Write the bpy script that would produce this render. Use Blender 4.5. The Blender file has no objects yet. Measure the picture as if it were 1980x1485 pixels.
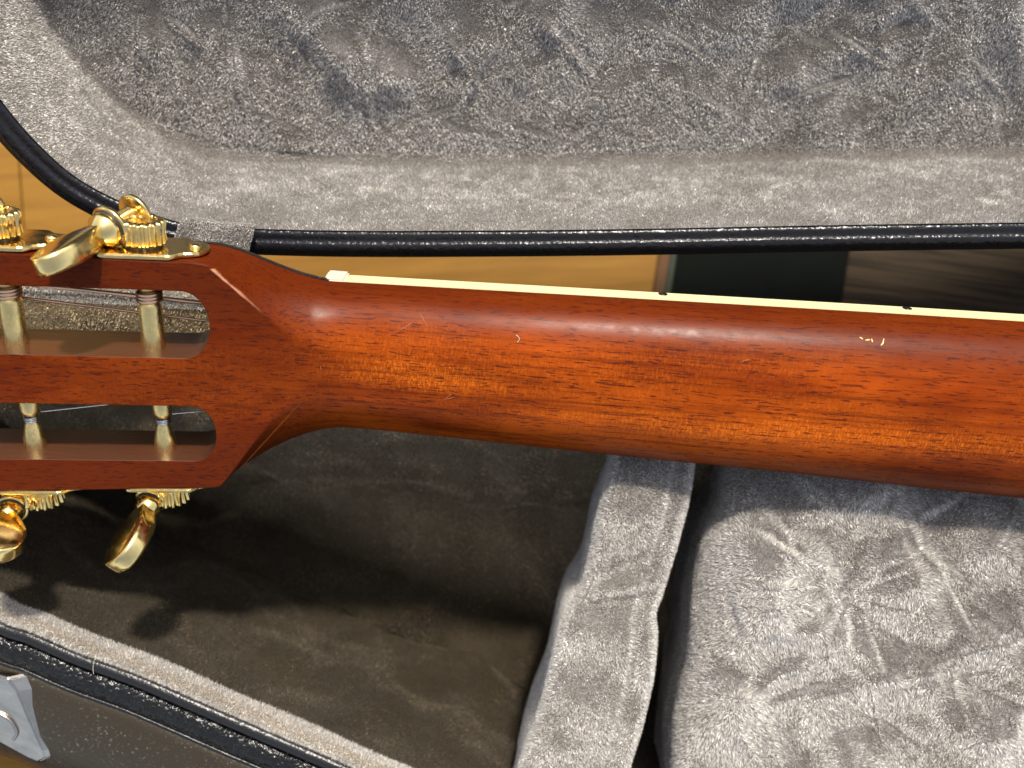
import bpy, bmesh, math, numpy as np
from mathutils import Matrix, Vector
rng = np.random.default_rng(7)
S = 0.01                                   # all shapes below are written in centimetres
scene = bpy.context.scene
rad = math.radians

# ------------------------------------------------------------------ camera, sky, sun, exposure
CAM_H = 28.0
FPX = 990 / math.tan(rad(27.5))
cam_data = bpy.data.cameras.new("camera")
cam = bpy.data.objects.new("camera", cam_data)
scene.collection.objects.link(cam)
cam.location = (0, 0, CAM_H * S)
cam_data.sensor_width = 36
cam_data.lens = 18 / math.tan(rad(27.5))
cam_data.clip_start = 0.005
cam_data.clip_end = 50
cam_data.dof.use_dof = True
cam_data.dof.focus_distance = 0.268
cam_data.dof.aperture_fstop = 11.0
scene.camera = cam

SUN = Vector((0.16, 0.60, 0.785)).normalized()
world = bpy.data.worlds.new("World")
scene.world = world
world.use_nodes = True
wn = world.node_tree
bg = wn.nodes["Background"]
sky = wn.nodes.new("ShaderNodeTexSky")
sky.sky_type = 'NISHITA'
sky.sun_disc = False
sky.sun_elevation = math.asin(SUN.z)
sky.sun_rotation = math.atan2(SUN.x, SUN.y)
sky.dust_density = 2.5
hsv = wn.nodes.new("ShaderNodeHueSaturation"); hsv.inputs["Saturation"].default_value = .55
wn.links.new(sky.outputs[0], hsv.inputs["Color"]); wn.links.new(hsv.outputs[0], bg.inputs[0])
bg.inputs[1].default_value = 0.15
sl = bpy.data.lights.new("sun", 'SUN')
sl.energy = 3.8
sl.angle = rad(4.0)
sl.color = (1.0, 0.93, 0.82)
so = bpy.data.objects.new("sun", sl)
scene.collection.objects.link(so)
so.rotation_euler = SUN.to_track_quat('Z', 'Y').to_euler()
so.location = (0.2, 0.7, 0.7)
scene.view_settings.view_transform = 'Standard'
scene.view_settings.look = 'None'
scene.view_settings.exposure = 0.66
scene.view_settings.gamma = 1.0

# ------------------------------------------------------------------ geometry helpers
def ray(px, py): return np.array([(px - 990) / FPX, -(py - 742.5) / FPX, -1.0])
CW = np.array([0, 0, CAM_H])
def hit(px, py, p0, n):
    r = ray(px, py); t = np.dot(np.array(p0) - CW, n) / np.dot(r, n)
    return CW + t * r
def onz(px, py, z): return hit(px, py, (0, 0, z), (0, 0, 1))

def link(name, me, mat=None, parent=None, smooth=True):
    o = bpy.data.objects.new(name, me)
    scene.collection.objects.link(o)
    if mat is not None and len(me.materials) == 0: me.materials.append(mat)
    if smooth and len(me.polygons):
        me.polygons.foreach_set("use_smooth", np.ones(len(me.polygons), dtype=bool)); me.update()
    if parent is not None: o.parent = parent
    return o

def mesh_np(name, V, Fq):
    """V (n,3) in cm, Fq (m,k) faces."""
    me = bpy.data.meshes.new(name)
    V = np.asarray(V, dtype=np.float32) * S; Fq = np.asarray(Fq, dtype=np.int32)
    k = Fq.shape[1]; m = len(Fq)
    me.vertices.add(len(V)); me.vertices.foreach_set("co", V.ravel())
    me.loops.add(m * k); me.loops.foreach_set("vertex_index", Fq.ravel())
    me.polygons.add(m); me.polygons.foreach_set("loop_start", np.arange(0, m * k, k, dtype=np.int32))
    try: me.polygons.foreach_set("loop_total", np.full(m, k, dtype=np.int32))
    except Exception: pass
    me.update(calc_edges=True); me.validate()
    return me

def grid_faces(nu, nv, closeu=False, closev=False, flip=False):
    iu = np.arange(nu if closeu else nu - 1); iv = np.arange(nv if closev else nv - 1)
    A, B = np.meshgrid(iu, iv, indexing='ij'); A1 = (A + 1) % nu; B1 = (B + 1) % nv
    f = np.stack([A * nv + B, A1 * nv + B, A1 * nv + B1, A * nv + B1], -1).reshape(-1, 4)
    return f[:, ::-1] if flip else f

def bm_obj(name, bm, mat, parent=None, smooth=True, M=None):
    me = bpy.data.meshes.new(name)
    bmesh.ops.scale(bm, vec=(S, S, S), verts=bm.verts)
    bmesh.ops.recalc_face_normals(bm, faces=bm.faces)
    bm.to_mesh(me); bm.free()
    return link(name, me, mat, parent, smooth)

def auto_sharp(o, deg=35):
    bm = bmesh.new(); bm.from_mesh(o.data)
    for e in bm.edges:
        if len(e.link_faces) == 2 and e.calc_face_angle(0) > rad(deg): e.smooth = False
    bm.to_mesh(o.data); bm.free()

def frame_z(d, up=(0.13, 0.3, 1.0)):
    d = np.array(d, float); d /= np.linalg.norm(d)
    x = np.cross(up, d); x /= np.linalg.norm(x)
    y = np.cross(d, x)
    return np.stack([x, y, d], 1)           # columns

def lathe(prof, n=40, origin=(0, 0, 0), axis=(0, 0, 1), caps=True, rfun=None):
    """prof list of (r, h)."""
    R = frame_z(axis); a = np.arange(n) * 2 * np.pi / n
    V = []
    for i, (r, h) in enumerate(prof):
        rr = r if rfun is None else rfun(a, r, h)
        P = np.stack([rr * np.cos(a), rr * np.sin(a), np.full(n, h)], 1)
        V.append(P @ R.T + np.array(origin))
    V = np.concatenate(V)
    bm = bmesh.new(); vs = [bm.verts.new(v) for v in V]
    m = len(prof)
    for i in range(m - 1):
        for j in range(n):
            k = (j + 1) % n
            bm.faces.new((vs[i * n + j], vs[i * n + k], vs[(i + 1) * n + k], vs[(i + 1) * n + j]))
    if caps:
        bm.faces.new(vs[:n][::-1]); bm.faces.new(vs[-n:])
    return bm

def tube(path, r, n=10, closed=False):
    P = np.array(path, float); T = np.gradient(P, axis=0); T /= np.linalg.norm(T, axis=1)[:, None]
    up = np.array([0.11, 0.2, 1.0]); X = np.cross(T, up); X /= np.linalg.norm(X, axis=1)[:, None]; Y = np.cross(T, X)
    a = np.arange(n) * 2 * np.pi / n
    rr = np.broadcast_to(np.asarray(r, float), (len(P),))
    V = P[:, None] + rr[:, None, None] * (X[:, None] * np.cos(a)[None, :, None] + Y[:, None] * np.sin(a)[None, :, None])
    return V.reshape(-1, 3), grid_faces(len(P), n, closev=True)

def spline(pts, n, closed=False):
    """Catmull-Rom through pts (k,d)."""
    P = np.array(pts, float); k = len(P)
    seg = k if closed else k - 1
    d = np.linalg.norm(np.roll(P, -1, 0)[:seg] - P[:seg], axis=1); c = np.concatenate([[0], np.cumsum(d)])
    s = np.linspace(0, c[-1], n, endpoint=not closed)
    i = np.clip(np.searchsorted(c, s, side='right') - 1, 0, seg - 1); t = ((s - c[i]) / d[i])[:, None]
    def g(j): return P[j % k] if closed else P[np.clip(j, 0, k - 1)]
    p0, p1, p2, p3 = g(i - 1), g(i), g(i + 1), g(i + 2)
    return 0.5 * (2 * p1 + (p2 - p0) * t + (2 * p0 - 5 * p1 + 4 * p2 - p3) * t ** 2 + (3 * p1 - p0 - 3 * p2 + p3) * t ** 3)

# ---- noise in numpy
def _h(ix, iy, iz, seed):
    h = (ix * 374761393 + iy * 668265263 + iz * 2147483647 + seed * 1274126177) & 0xFFFFFFFF
    h = ((h ^ (h >> 13)) * 1274126177) & 0xFFFFFFFF
    h = h ^ (h >> 16)
    return (h & 0xFFFFFF) / float(0xFFFFFF)
def vnoise(P, seed=0):
    P = np.asarray(P, float); I = np.floor(P).astype(np.int64); f = P - I; f = f * f * (3 - 2 * f)
    out = 0
    for dx in (0, 1):
        for dy in (0, 1):
            for dz in (0, 1):
                w = (f[..., 0] if dx else 1 - f[..., 0]) * (f[..., 1] if dy else 1 - f[..., 1]) * (f[..., 2] if dz else 1 - f[..., 2])
                out = out + w * _h(I[..., 0] + dx, I[..., 1] + dy, I[..., 2] + dz, seed)
    return out * 2 - 1
def fbm(P, oct=3, seed=0):
    s = 0; a = 1.0; tot = 0
    for o in range(oct): s = s + a * vnoise(np.asarray(P) * 2 ** o, seed + 17 * o); tot += a; a *= .5
    return s / tot
def voro(P, seeds):
    """2 nearest seeds: (F1, F2, id) ; P (n,3) seeds (k,3)"""
    n = len(P); F1 = np.empty(n); F2 = np.empty(n); ID = np.empty(n, int)
    for a in range(0, n, 60000):
        D = np.linalg.norm(P[a:a + 60000, None] - seeds[None], axis=2)
        idx = np.argpartition(D, 1, axis=1)[:, :2]; dd = np.take_along_axis(D, idx, 1)
        o = np.argsort(dd, 1); dd = np.take_along_axis(dd, o, 1); idx = np.take_along_axis(idx, o, 1)
        F1[a:a + 60000] = dd[:, 0]; F2[a:a + 60000] = dd[:, 1]; ID[a:a + 60000] = idx[:, 0]
    return F1, F2, ID

class Crush:
    """crushed-velvet field: facets, creases and the lie of the pile."""
    def __init__(self, lo, hi, k, seed, warp=.8, star=None):
        r = np.random.default_rng(seed)
        self.seeds = r.uniform(lo, hi, (k, 3)); self.dir = r.normal(size=(k, 3)); self.seed = seed; self.warp = warp; self.star = star; self.lines = []; self.amp = 1.0
    def _q(self, P):
        w = np.stack([fbm(P * .55, 2, self.seed + i * 5) for i in range(3)], -1)
        return P + self.warp * w
    def height(self, P):
        F1, F2, ID = voro(self._q(P), self.seeds)
        e = F2 - F1
        tilt = np.einsum('ij,ij->i', (P - self.seeds[ID]), self.dir[ID]) * .035
        h = np.zeros(len(P)); rr_ = np.random.default_rng(self.seed + 77)
        W = P + .22 * np.stack([fbm(P * .6, 2, self.seed + 50 + i) for i in range(3)], -1)
        for i in range(9):
            dv = rr_.normal(size=3); dv /= np.linalg.norm(dv); per = rr_.uniform(1.6, 4.2)
            f = (W @ dv) / per + rr_.random(); tri = 1 - np.abs(2 * (f - np.floor(f)) - 1)
            mk = np.clip(vnoise(P * .42 + i * 9.1, self.seed + i) * 1.8 + .25, 0, 1)
            h = h + self.amp * per * .045 * mk * tri ** 1.6
        h = h + .05 * np.exp(-(e / .09) ** 2) * (0.5 + 0.8 * fbm(P * .8, 1, 3)) + .09 * fbm(P * .45, 2, self.seed) + .012 * fbm(P * 2.2, 2, self.seed + 9) + tilt * np.clip(e, 0, .6)
        for a, b, amp, wd in self.lines:
            ab = b - a; L2 = ab @ ab; t_ = np.clip(((P - a) @ ab) / L2, 0, 1)
            d = np.linalg.norm(P - a - t_[:, None] * ab, axis=1); sg = np.sign(np.cross(ab, P - a)[:, 2])
            h = h + amp * np.sin(np.pi * np.clip(t_ * .96 + .02, 0, 1)) ** .6 * (np.exp(-(d / wd) ** 2) - .5 * (sg > 0) * np.exp(-((d - 2.2 * wd) / (1.6 * wd)) ** 2))
        if self.star is not None:
            for (c, n, ph, L) in self.star:
                d = P - np.array(c); rr = np.hypot(d[:, 0], d[:, 1]); th = np.arctan2(d[:, 1], d[:, 0]) + .25 * fbm(P * .5, 1, 31)
                fall = np.exp(-(rr / L) ** 2) * np.clip(rr / .5, 0, 1)
                h = h + .10 * fall * np.abs(np.sin(n * th / 2 + ph)) ** 0.7 * (0.6 + .5 * vnoise(np.stack([th * 1.3, rr * .2, rr * 0], -1), 5))
        return h
    def comb(self, P):
        F1, F2, ID = voro(self._q(P), self.seeds)
        v = self.dir[ID] * .05 + np.stack([fbm(P * 2.6, 4, 40 + i) for i in range(3)], -1) * .75
        return v + np.array([0.05, -0.30, 0])

def vnormals(V, Fq):
    a = V[Fq[:, 2]] - V[Fq[:, 0]]; b = V[Fq[:, 3]] - V[Fq[:, 1]]; n = np.cross(a, b)
    N = np.zeros_like(V)
    for k in range(4): np.add.at(N, Fq[:, k], n)
    L = np.linalg.norm(N, axis=1); L[L == 0] = 1
    return N / L[:, None], np.linalg.norm(n, axis=1) / 2

def in_view(P, m=1.22):
    d = CAM_H - P[:, 2]; X = P[:, 0] / d * FPX / 990; Y = P[:, 1] / d * FPX / 742.5
    return (np.abs(X) < m) & (np.abs(Y) < m + .05) & (d > 1)

def pile(name, V, Fq, dens, length, width, crush, mat, parent, lean=.8, jitter=.5, tone=1.0, V0=None, open_=2.6):
    N, A = vnormals(V, Fq)
    N0 = vnormals(V0, Fq)[0] if V0 is not None else N
    cen = V[Fq].mean(1); A = A * in_view(cen)
    n = int(A.sum() * dens)
    if n < 10: return None
    f = np.searchsorted(np.cumsum(A) / A.sum(), rng.random(n)); f = np.clip(f, 0, len(Fq) - 1)
    u, v = rng.random((2, n, 1)); q = Fq[f]
    def bil(T): return (T[q[:, 0]] * (1 - u) + T[q[:, 1]] * u) * (1 - v) + (T[q[:, 3]] * (1 - u) + T[q[:, 2]] * u) * v
    P = bil(V); n_ = bil(N); n_ /= np.linalg.norm(n_, axis=1)[:, None] + 1e-9
    c = crush.comb(P) + (bil(N) - bil(N0)) * open_ / lean; c -= n_ * (c * n_).sum(1)[:, None]
    d = n_ + c * lean + rng.normal(size=P.shape) * jitter * .5
    d /= np.linalg.norm(d, axis=1)[:, None]
    w = np.cross(d, rng.normal(size=P.shape)); w /= np.linalg.norm(w, axis=1)[:, None]
    Lh = (length * rng.uniform(.6, 1.25, n))[:, None]; W = (width * rng.uniform(.7, 1.3, n))[:, None]
    T = np.empty((n, 3, 3)); T[:, 0] = P - w * W / 2; T[:, 1] = P + w * W / 2; T[:, 2] = P + d * Lh
    me = mesh_np(name, T.reshape(-1, 3), np.arange(3 * n).reshape(n, 3))
    at = me.attributes.new("tone", 'FLOAT', 'FACE')
    lie = (c * np.array([.35, -.7, .2])).sum(1)  # sheen painted in: fibres combed one way get a lighter tone
    if isinstance(tone, np.ndarray): tone = bil(tone[:, None])[:, 0]
    tn = np.exp(rng.normal(0, .48, n) - .08 + .12 * np.tanh(1.5 * lie)) * tone
    at.data.foreach_set("value", tn.astype(np.float32))
    o = link(name, me, mat, parent, smooth=False)
    o["kind"] = "stuff"
    return o

# ------------------------------------------------------------------ materials
class N:
    def __init__(self, name):
        self.m = bpy.data.materials.new(name); self.m.use_nodes = True; self.t = self.m.node_tree
        self.b = self.t.nodes["Principled BSDF"]
        tc = self.t.nodes.new("ShaderNodeTexCoord"); mp = self.t.nodes.new("ShaderNodeMapping")
        self.t.links.new(tc.outputs["Object"], mp.inputs[0]); mp.inputs["Scale"].default_value = (100, 100, 100)
        self.co = mp.outputs[0]                      # object coordinates in cm
    def new(self, t, **k):
        n = self.t.nodes.new(t)
        for a, b in k.items(): setattr(n, a, b)
        return n
    def lk(self, a, b): self.t.links.new(a, b)
    def set(self, **k):
        for a, v in k.items(): self.b.inputs[a.replace('_', ' ')].default_value = v
    def map(self, scale=(1, 1, 1), loc=(0, 0, 0), rot=(0, 0, 0)):
        m = self.new("ShaderNodeMapping"); self.lk(self.co, m.inputs[0])
        m.inputs["Scale"].default_value = scale; m.inputs["Location"].default_value = loc; m.inputs["Rotation"].default_value = rot
        return m.outputs[0]
    def noise(self, co, scale=1, detail=3, rough=.5, dist=0):
        n = self.new("ShaderNodeTexNoise"); self.lk(co, n.inputs["Vector"])
        n.inputs["Scale"].default_value = scale; n.inputs["Detail"].default_value = detail
        n.inputs["Roughness"].default_value = rough; n.inputs["Distortion"].default_value = dist
        return n.outputs["Fac"]
    def voronoi(self, co, scale=1, feature='F1', out="Distance"):
        n = self.new("ShaderNodeTexVoronoi", feature=feature); self.lk(co, n.inputs["Vector"]); n.inputs["Scale"].default_value = scale
        return n.outputs[out]
    def ramp(self, f, stops, interp='LINEAR'):
        n = self.new("ShaderNodeValToRGB"); self.lk(f, n.inputs[0]); e = n.color_ramp.elements; n.color_ramp.interpolation = interp
        while len(e) < len(stops): e.new(.5)
        for i, (p, c) in enumerate(stops):
            e[i].position = p; e[i].color = (c, c, c, 1) if not isinstance(c, tuple) else (*c, 1)
        return n.outputs[0]
    def mix(self, f, a, b, mode='MIX'):
        n = self.new("ShaderNodeMix", data_type='RGBA', blend_type=mode)
        for s, v in ((n.inputs[0], f), (n.inputs[6], a), (n.inputs[7], b)):
            if isinstance(v, (int, float)): s.default_value = v
            elif isinstance(v, tuple): s.default_value = (*v, 1)
            else: self.lk(v, s)
        return n.outputs[2]
    def math(self, op, a, b=0.0, clamp=False):
        n = self.new("ShaderNodeMath", operation=op, use_clamp=clamp)
        for s, v in ((n.inputs[0], a), (n.inputs[1], b)):
            if isinstance(v, (int, float)): s.default_value = v
            else: self.lk(v, s)
        return n.outputs[0]
    def sep(self, v=None):
        n = self.new("ShaderNodeSeparateXYZ"); self.lk(v or self.co, n.inputs[0]); return n.outputs
    def bump(self, h, dist=.01, strength=1.0, normal=None):
        n = self.new("ShaderNodeBump"); self.lk(h, n.inputs["Height"]); n.inputs["Distance"].default_value = dist * S; n.inputs["Strength"].default_value = strength
        if normal is not None: self.lk(normal, n.inputs["Normal"])
        return n.outputs[0]
    def bevel(self, r):
        n = self.new("ShaderNodeBevel", samples=4); n.inputs["Radius"].default_value = r * S; return n.outputs[0]

def mahogany():
    m = N("mahogany")
    x, y, z = m.sep()
    g1 = m.noise(m.map((.5, 9, 9)), 1, 5, .7)
    broad = m.noise(m.map((.22, .55, .9), (2, 1, 0)), 1, 3, .55)
    col = m.mix(m.ramp(g1, [(.25, 0.0), (.75, 1.0)]), (.075, .0075, .0006), (.20, .027, .0016))
    col = m.mix(m.ramp(broad, [(.38, 0.0), (.66, 1.0)]), col, (.34, .056, .0025))
    # figure: small ripples across the grain in a band along the neck
    fig = m.noise(m.map((22, 7, 7)), 1, 3, .7, .8)
    band = m.ramp(m.noise(m.map((.15, .8, .8), (0, 3.7, 1)), 1, 2), [(.40, 0.0), (.60, 1.0)])
    def gauss(v, c, w, amp=1.0):
        q = m.math('DIVIDE', m.math('SUBTRACT', v, c), w); return m.math('MULTIPLY', m.math('POWER', 2.718, m.math('MULTIPLY', m.math('MULTIPLY', q, q), -1.0)), amp)
    yy = m.math('ADD', y, m.math('MULTIPLY', m.noise(m.map((.3, .3, .3)), 1, 2), .8))
    b1 = m.math('MULTIPLY', gauss(yy, .05, .42), m.math('MULTIPLY', gauss(x, 13.5, 7.5), 1.0))
    b2 = m.math('MULTIPLY', gauss(yy, .85, .42), gauss(x, 2.8, 2.4))
    zone = m.math('MAXIMUM', b1, m.math('MAXIMUM', b2, m.math('MULTIPLY', band, .25)))
    col = m.mix(m.math('MULTIPLY', zone, .55), col, (.42, .078, .0035))
    figm = m.math('MULTIPLY', m.ramp(fig, [(.46, 0.0), (.66, 1.0)]), zone)
    col = m.mix(m.math('MULTIPLY', figm, .85), col, (.74, .175, .010))
    # sunburst edges: the finish is sprayed darker on the head and towards the sides
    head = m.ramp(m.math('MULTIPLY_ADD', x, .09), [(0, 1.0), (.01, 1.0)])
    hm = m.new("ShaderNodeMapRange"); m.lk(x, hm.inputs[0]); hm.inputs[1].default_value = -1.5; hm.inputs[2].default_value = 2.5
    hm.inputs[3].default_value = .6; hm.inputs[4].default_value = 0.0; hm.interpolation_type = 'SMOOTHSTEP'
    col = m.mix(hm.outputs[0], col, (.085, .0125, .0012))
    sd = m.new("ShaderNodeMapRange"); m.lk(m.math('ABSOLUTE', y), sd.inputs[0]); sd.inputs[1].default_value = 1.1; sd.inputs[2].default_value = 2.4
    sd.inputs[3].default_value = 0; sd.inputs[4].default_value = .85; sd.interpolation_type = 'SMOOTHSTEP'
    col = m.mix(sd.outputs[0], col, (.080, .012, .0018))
    st = m.noise(m.map((.10, 7, 7), (3, 3, 3)), 1, 4, .65)
    col = m.mix(m.ramp(st, [(.50, 0.0), (.66, .55)]), col, (.065, .008, .001))
    # pores: short dark dashes along the grain
    p1 = m.noise(m.map((2.6, 21, 21)), 1, 2, .5)
    p2 = m.noise(m.map((1.1, 15, 15), (5, 0, 3)), 1, 2, .5)
    clus = m.ramp(m.noise(m.map((.25, .9, .9), (7, 7, 7)), 1, 3), [(.42, 0.0), (.62, 1.0)])
    pore = m.math('MAXIMUM', m.ramp(p1, [(.60, 0.0), (.64, .85)]), m.math('MULTIPLY', m.ramp(p2, [(.64, 0.0), (.68, 1.0)]), clus))
    col = m.mix(m.math('MULTIPLY', pore, .85), col, (.035, .006, .004))
    # pale wear along the upper crease of the head
    ln = m.math('ABSOLUTE', m.math('ADD', m.math('MULTIPLY', x, .62), m.math('MULTIPLY_ADD', y, .78)))
    d = m.new("ShaderNodeMath", operation='MULTIPLY_ADD'); m.lk(x, d.inputs[0]); d.inputs[1].default_value = .95
    m.lk(y, d.inputs[2]); dist = m.math('ABSOLUTE', m.math('SUBTRACT', d.outputs[0], .625))
    jit = m.noise(m.map((4, 4, 4)), 1, 3)
    w = m.math('MULTIPLY', m.ramp(m.math('ADD', dist, m.math('MULTIPLY', jit, .10)), [(.065, 1.0), (.10, 0.0)]),
               m.ramp(m.math('MULTIPLY', x, -.3), [(.42, 0.0), (.66, 1.0)]))
    w = m.math('MULTIPLY', w, m.math('LESS_THAN', y, 3.12))
    col = m.mix(m.math('MULTIPLY', w, .65), col, (.62, .30, .17))
    d2 = m.new("ShaderNodeMath", operation='MULTIPLY_ADD'); m.lk(x, d2.inputs[0]); d2.inputs[1].default_value = 1.30; d2.inputs[2].default_value = .03
    dd = m.math('ADD', m.math('ABSOLUTE', m.math('SUBTRACT', d2.outputs[0], y)), m.math('MULTIPLY', jit, .05))
    w2 = m.math('MULTIPLY', m.ramp(dd, [(.035, 1.0), (.075, 0.0)]), m.ramp(m.math('MULTIPLY', x, -.3), [(.12, 0.0), (.5, 1.0)]))
    w2 = m.math('MULTIPLY', w2, m.math('GREATER_THAN', y, -3.12))
    col = m.mix(m.math('MULTIPLY', w2, .55), col, (.50, .15, .03))
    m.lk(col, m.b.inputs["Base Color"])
    bev = m.bevel(.05)
    fine = m.noise(m.map((2, 9, 9)), 1, 3)
    nb = m.bump(m.math('SUBTRACT', m.math('MULTIPLY', fine, .3), pore), .004, .5, bev)
    m.lk(nb, m.b.inputs["Normal"])
    cb = m.bump(m.noise(m.map((.5, .9, .9)), 1, 2), .006, .6, bev)
    m.lk(cb, m.b.inputs["Coat Normal"])
    m.set(Roughness=.5, Specular_IOR_Level=.0, Coat_Weight=.38, Coat_IOR=1.32)
    sm = m.noise(m.map((1.6, 1.6, 1.6)), 1, 5, .65)
    rr = m.new("ShaderNodeMapRange"); m.lk(sm, rr.inputs[0]); rr.inputs[1].default_value = .3; rr.inputs[2].default_value = .7; rr.inputs[3].default_value = .24; rr.inputs[4].default_value = .40
    m.lk(rr.outputs[0], m.b.inputs["Coat Roughness"])
    return m.m

def slot_wood():
    m = N("slot_wall_wood")
    g = m.noise(m.map((.8, 6, 12)), 1, 4)
    m.lk(m.mix(g, (.030, .010, .005), (.085, .028, .011)), m.b.inputs["Base Color"])
    m.lk(m.bump(m.noise(m.map((1.5, 8, 14)), 1, 4), .01, .5, m.bevel(.05)), m.b.inputs["Normal"])
    m.set(Roughness=.38, Coat_Weight=.5, Coat_Roughness=.25)
    return m.m

def plain(name, col, rough=.5, metallic=0.0, coat=0.0, bump=None, var=0.0, bevel=None, spec=.5):
    m = N(name)
    if var:
        v = m.noise(m.map((1.5, 1.5, 1.5)), 1, 4)
        m.lk(m.mix(v, tuple(c * (1 - var) for c in col), tuple(min(1, c * (1 + var)) for c in col)), m.b.inputs["Base Color"])
    else: m.b.inputs["Base Color"].default_value = (*col, 1)
    m.set(Roughness=rough, Metallic=metallic, Coat_Weight=coat, Coat_Roughness=.08, Specular_IOR_Level=spec)
    nrm = m.bevel(bevel) if bevel else None
    if bump: m.lk(m.bump(m.noise(m.map((bump[0],) * 3), 1, 4), bump[1], 1.0, nrm), m.b.inputs["Normal"])
    elif bevel: m.lk(nrm, m.b.inputs["Normal"])
    return m.m

def gold(name, rough, brushed=False):
    m = N(name)
    v = m.noise(m.map((2.2, 2.2, 2.2)), 1, 5, .7)
    m.lk(m.mix(m.ramp(v, [(.4, 0.0), (.7, 1.0)]), (.96, .71, .28), (.74, .56, .24)), m.b.inputs["Base Color"])
    s = m.noise(m.map((26, 6, 26) if brushed else (7, 7, 7)), 1, 4, .6)
    r = m.new("ShaderNodeMapRange"); m.lk(s, r.inputs[0]); r.inputs[1].default_value = .35; r.inputs[2].default_value = .7; r.inputs[3].default_value = rough; r.inputs[4].default_value = rough * 2.0
    m.lk(r.outputs[0], m.b.inputs["Roughness"]); m.set(Metallic=1.0)
    m.lk(m.bump(s, .006 if brushed else .003, .8, m.bevel(.025)), m.b.inputs["Normal"])
    return m.m

def plush(name, a, b, fibre=False):
    m = N(name)
    v = m.noise(m.map((.5, .5, .5)), 1, 4, .6); f = m.noise(m.map((16, 16, 16)), 1, 3, .7)
    c = m.mix(m.ramp(v, [(.35, 0.0), (.65, 1.0)]), a, b)
    c = m.mix(m.ramp(f, [(.42, 0.0), (.66, .5 if fibre else 1.0)]), c, tuple(min(.8, k * (1.4 if fibre else .55)) for k in b))
    if fibre:
        at = m.new("ShaderNodeAttribute", attribute_name="tone")
        c = m.mix(1.0, c, at.outputs["Fac"], 'MULTIPLY')
    elif name.startswith("zoned"):
        at = m.new("ShaderNodeAttribute", attribute_name="tone")
        c = m.mix(1.0, c, at.outputs["Fac"], 'MULTIPLY')
    m.lk(c, m.b.inputs["Base Color"])
    m.set(Roughness=.55 if fibre else .9, Specular_IOR_Level=(.08 if name.startswith(('brown', 'zoned')) else .35 if fibre else .1), Sheen_Weight=(.06 if name.startswith(('brown', 'zoned')) else .35 if fibre else .5), Sheen_Roughness=.4)
    if not fibre:
        m.lk(m.bump(m.noise(m.map((14, 14, 14)), 1, 4, .7), .05, .8), m.b.inputs["Normal"])
    return m.m

def vinyl(name, col, scale=11, dist=.02, rough=.28, dust=0.0, wrinkle=0.0):
    m = N(name)
    nz = m.new("ShaderNodeTexNoise"); m.lk(m.co, nz.inputs[0]); nz.inputs["Scale"].default_value = 1.5
    ad = m.new("ShaderNodeVectorMath", operation='MULTIPLY_ADD'); m.lk(nz.outputs["Color"], ad.inputs[0]); ad.inputs[1].default_value = (.5, .5, .5); m.lk(m.co, ad.inputs[2])
    v = m.voronoi(ad.outputs[0], scale, 'SMOOTH_F1'); n2 = m.noise(m.map((scale * .8,) * 3), 1, 3)
    h = m.math('ADD', m.math('MULTIPLY', v, -1.0), m.math('MULTIPLY', n2, .8))
    if wrinkle:
        wv = m.noise(m.map((1.6, 1.6, 1.6)), 1, 3, .5, 1.5)
        h = m.math('ADD', h, m.math('MULTIPLY', wv, wrinkle))
    m.lk(m.bump(h, dist, 1.0), m.b.inputs["Normal"])
    if dust:
        dn = m.noise(m.map((9, 9, 9)), 1, 5, .8); dm = m.noise(m.map((.6, .6, .6)), 1, 3)
        k = m.math('MULTIPLY', m.ramp(dn, [(.58, 0.0), (.72, 1.0)]), m.ramp(dm, [(.4, 0.0), (.65, dust)]))
        m.lk(m.mix(k, col, (.42, .38, .30)), m.b.inputs["Base Color"])
    else: m.b.inputs["Base Color"].default_value = (*col, 1)
    m.set(Roughness=rough, Specular_IOR_Level=.32)
    return m.m

def plank_wood():
    m = N("floor_oak")
    oi = m.new("ShaderNodeObjectInfo")
    g = m.noise(m.map((.12, 1.6, 1.6)), 1, 5, .6, .6); g2 = m.noise(m.map((.6, 11, 11)), 1, 3, .6)
    c = m.mix(m.ramp(g, [(.3, 0.0), (.7, 1.0)]), (.17, .080, .008), (.25, .125, .016))
    c = m.mix(m.ramp(g2, [(.45, 0.0), (.62, .35)]), c, (.20, .08, .02))
    m.lk(c, m.b.inputs["Base Color"])
    m.lk(m.bump(g2, .02, .5), m.b.inputs["Normal"])
    m.set(Roughness=.5, Specular_IOR_Level=.2)
    return m.m

MAHOG, SLOTW = mahogany(), slot_wood()
GOLD, GOLDB = gold("polished_gold_plating", .12), gold("brushed_gold_plating", .20, True)
CREAM = plain("cream_binding", (.70, .61, .34), .35, coat=.4, var=.05)
BONE = plain("bone_white", (.58, .53, .43), .35, coat=.3, var=.06)
BLACKW = plain("black_veneer", (.012, .010, .010), .25, coat=.6)
EBONY = plain("rosewood_board", (.045, .022, .014), .5, var=.2)
BLACKD = plain("black_dot_plastic", (.01, .01, .01), .3)
STEEL = plain("plain_string_steel", (.62, .62, .64), .22, 1.0)
BRONZE = plain("wound_string_bronze", (.80, .52, .34), .28, 1.0)
RUBBER = plain("dark_washer", (.02, .018, .014), .5)
NICKEL = plain("nickel_plating", (.46, .42, .36), .24, 1.0, bump=(.8, .05), bevel=.04, var=.3)
CHIPM = plain("bare_wood_chip", (.72, .50, .22), .6)
PL_A, PL_B = (.40, .372, .338), (.475, .452, .422)
PLUSH = plush("grey_plush_backing", (.14, .122, .105), (.19, .172, .155))
SCRATCH = plain("scuffed_lacquer", (.40, .17, .07), .5)
FIBRE = plush("grey_plush_pile", PL_A, PL_B, True)
PLUSHD = plush("zoned_plush_backing", (.20, .15, .088), (.30, .235, .145))
FIBRED = plush("brown_plush_pile", (.34, .26, .155), (.46, .36, .23), True)
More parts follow.
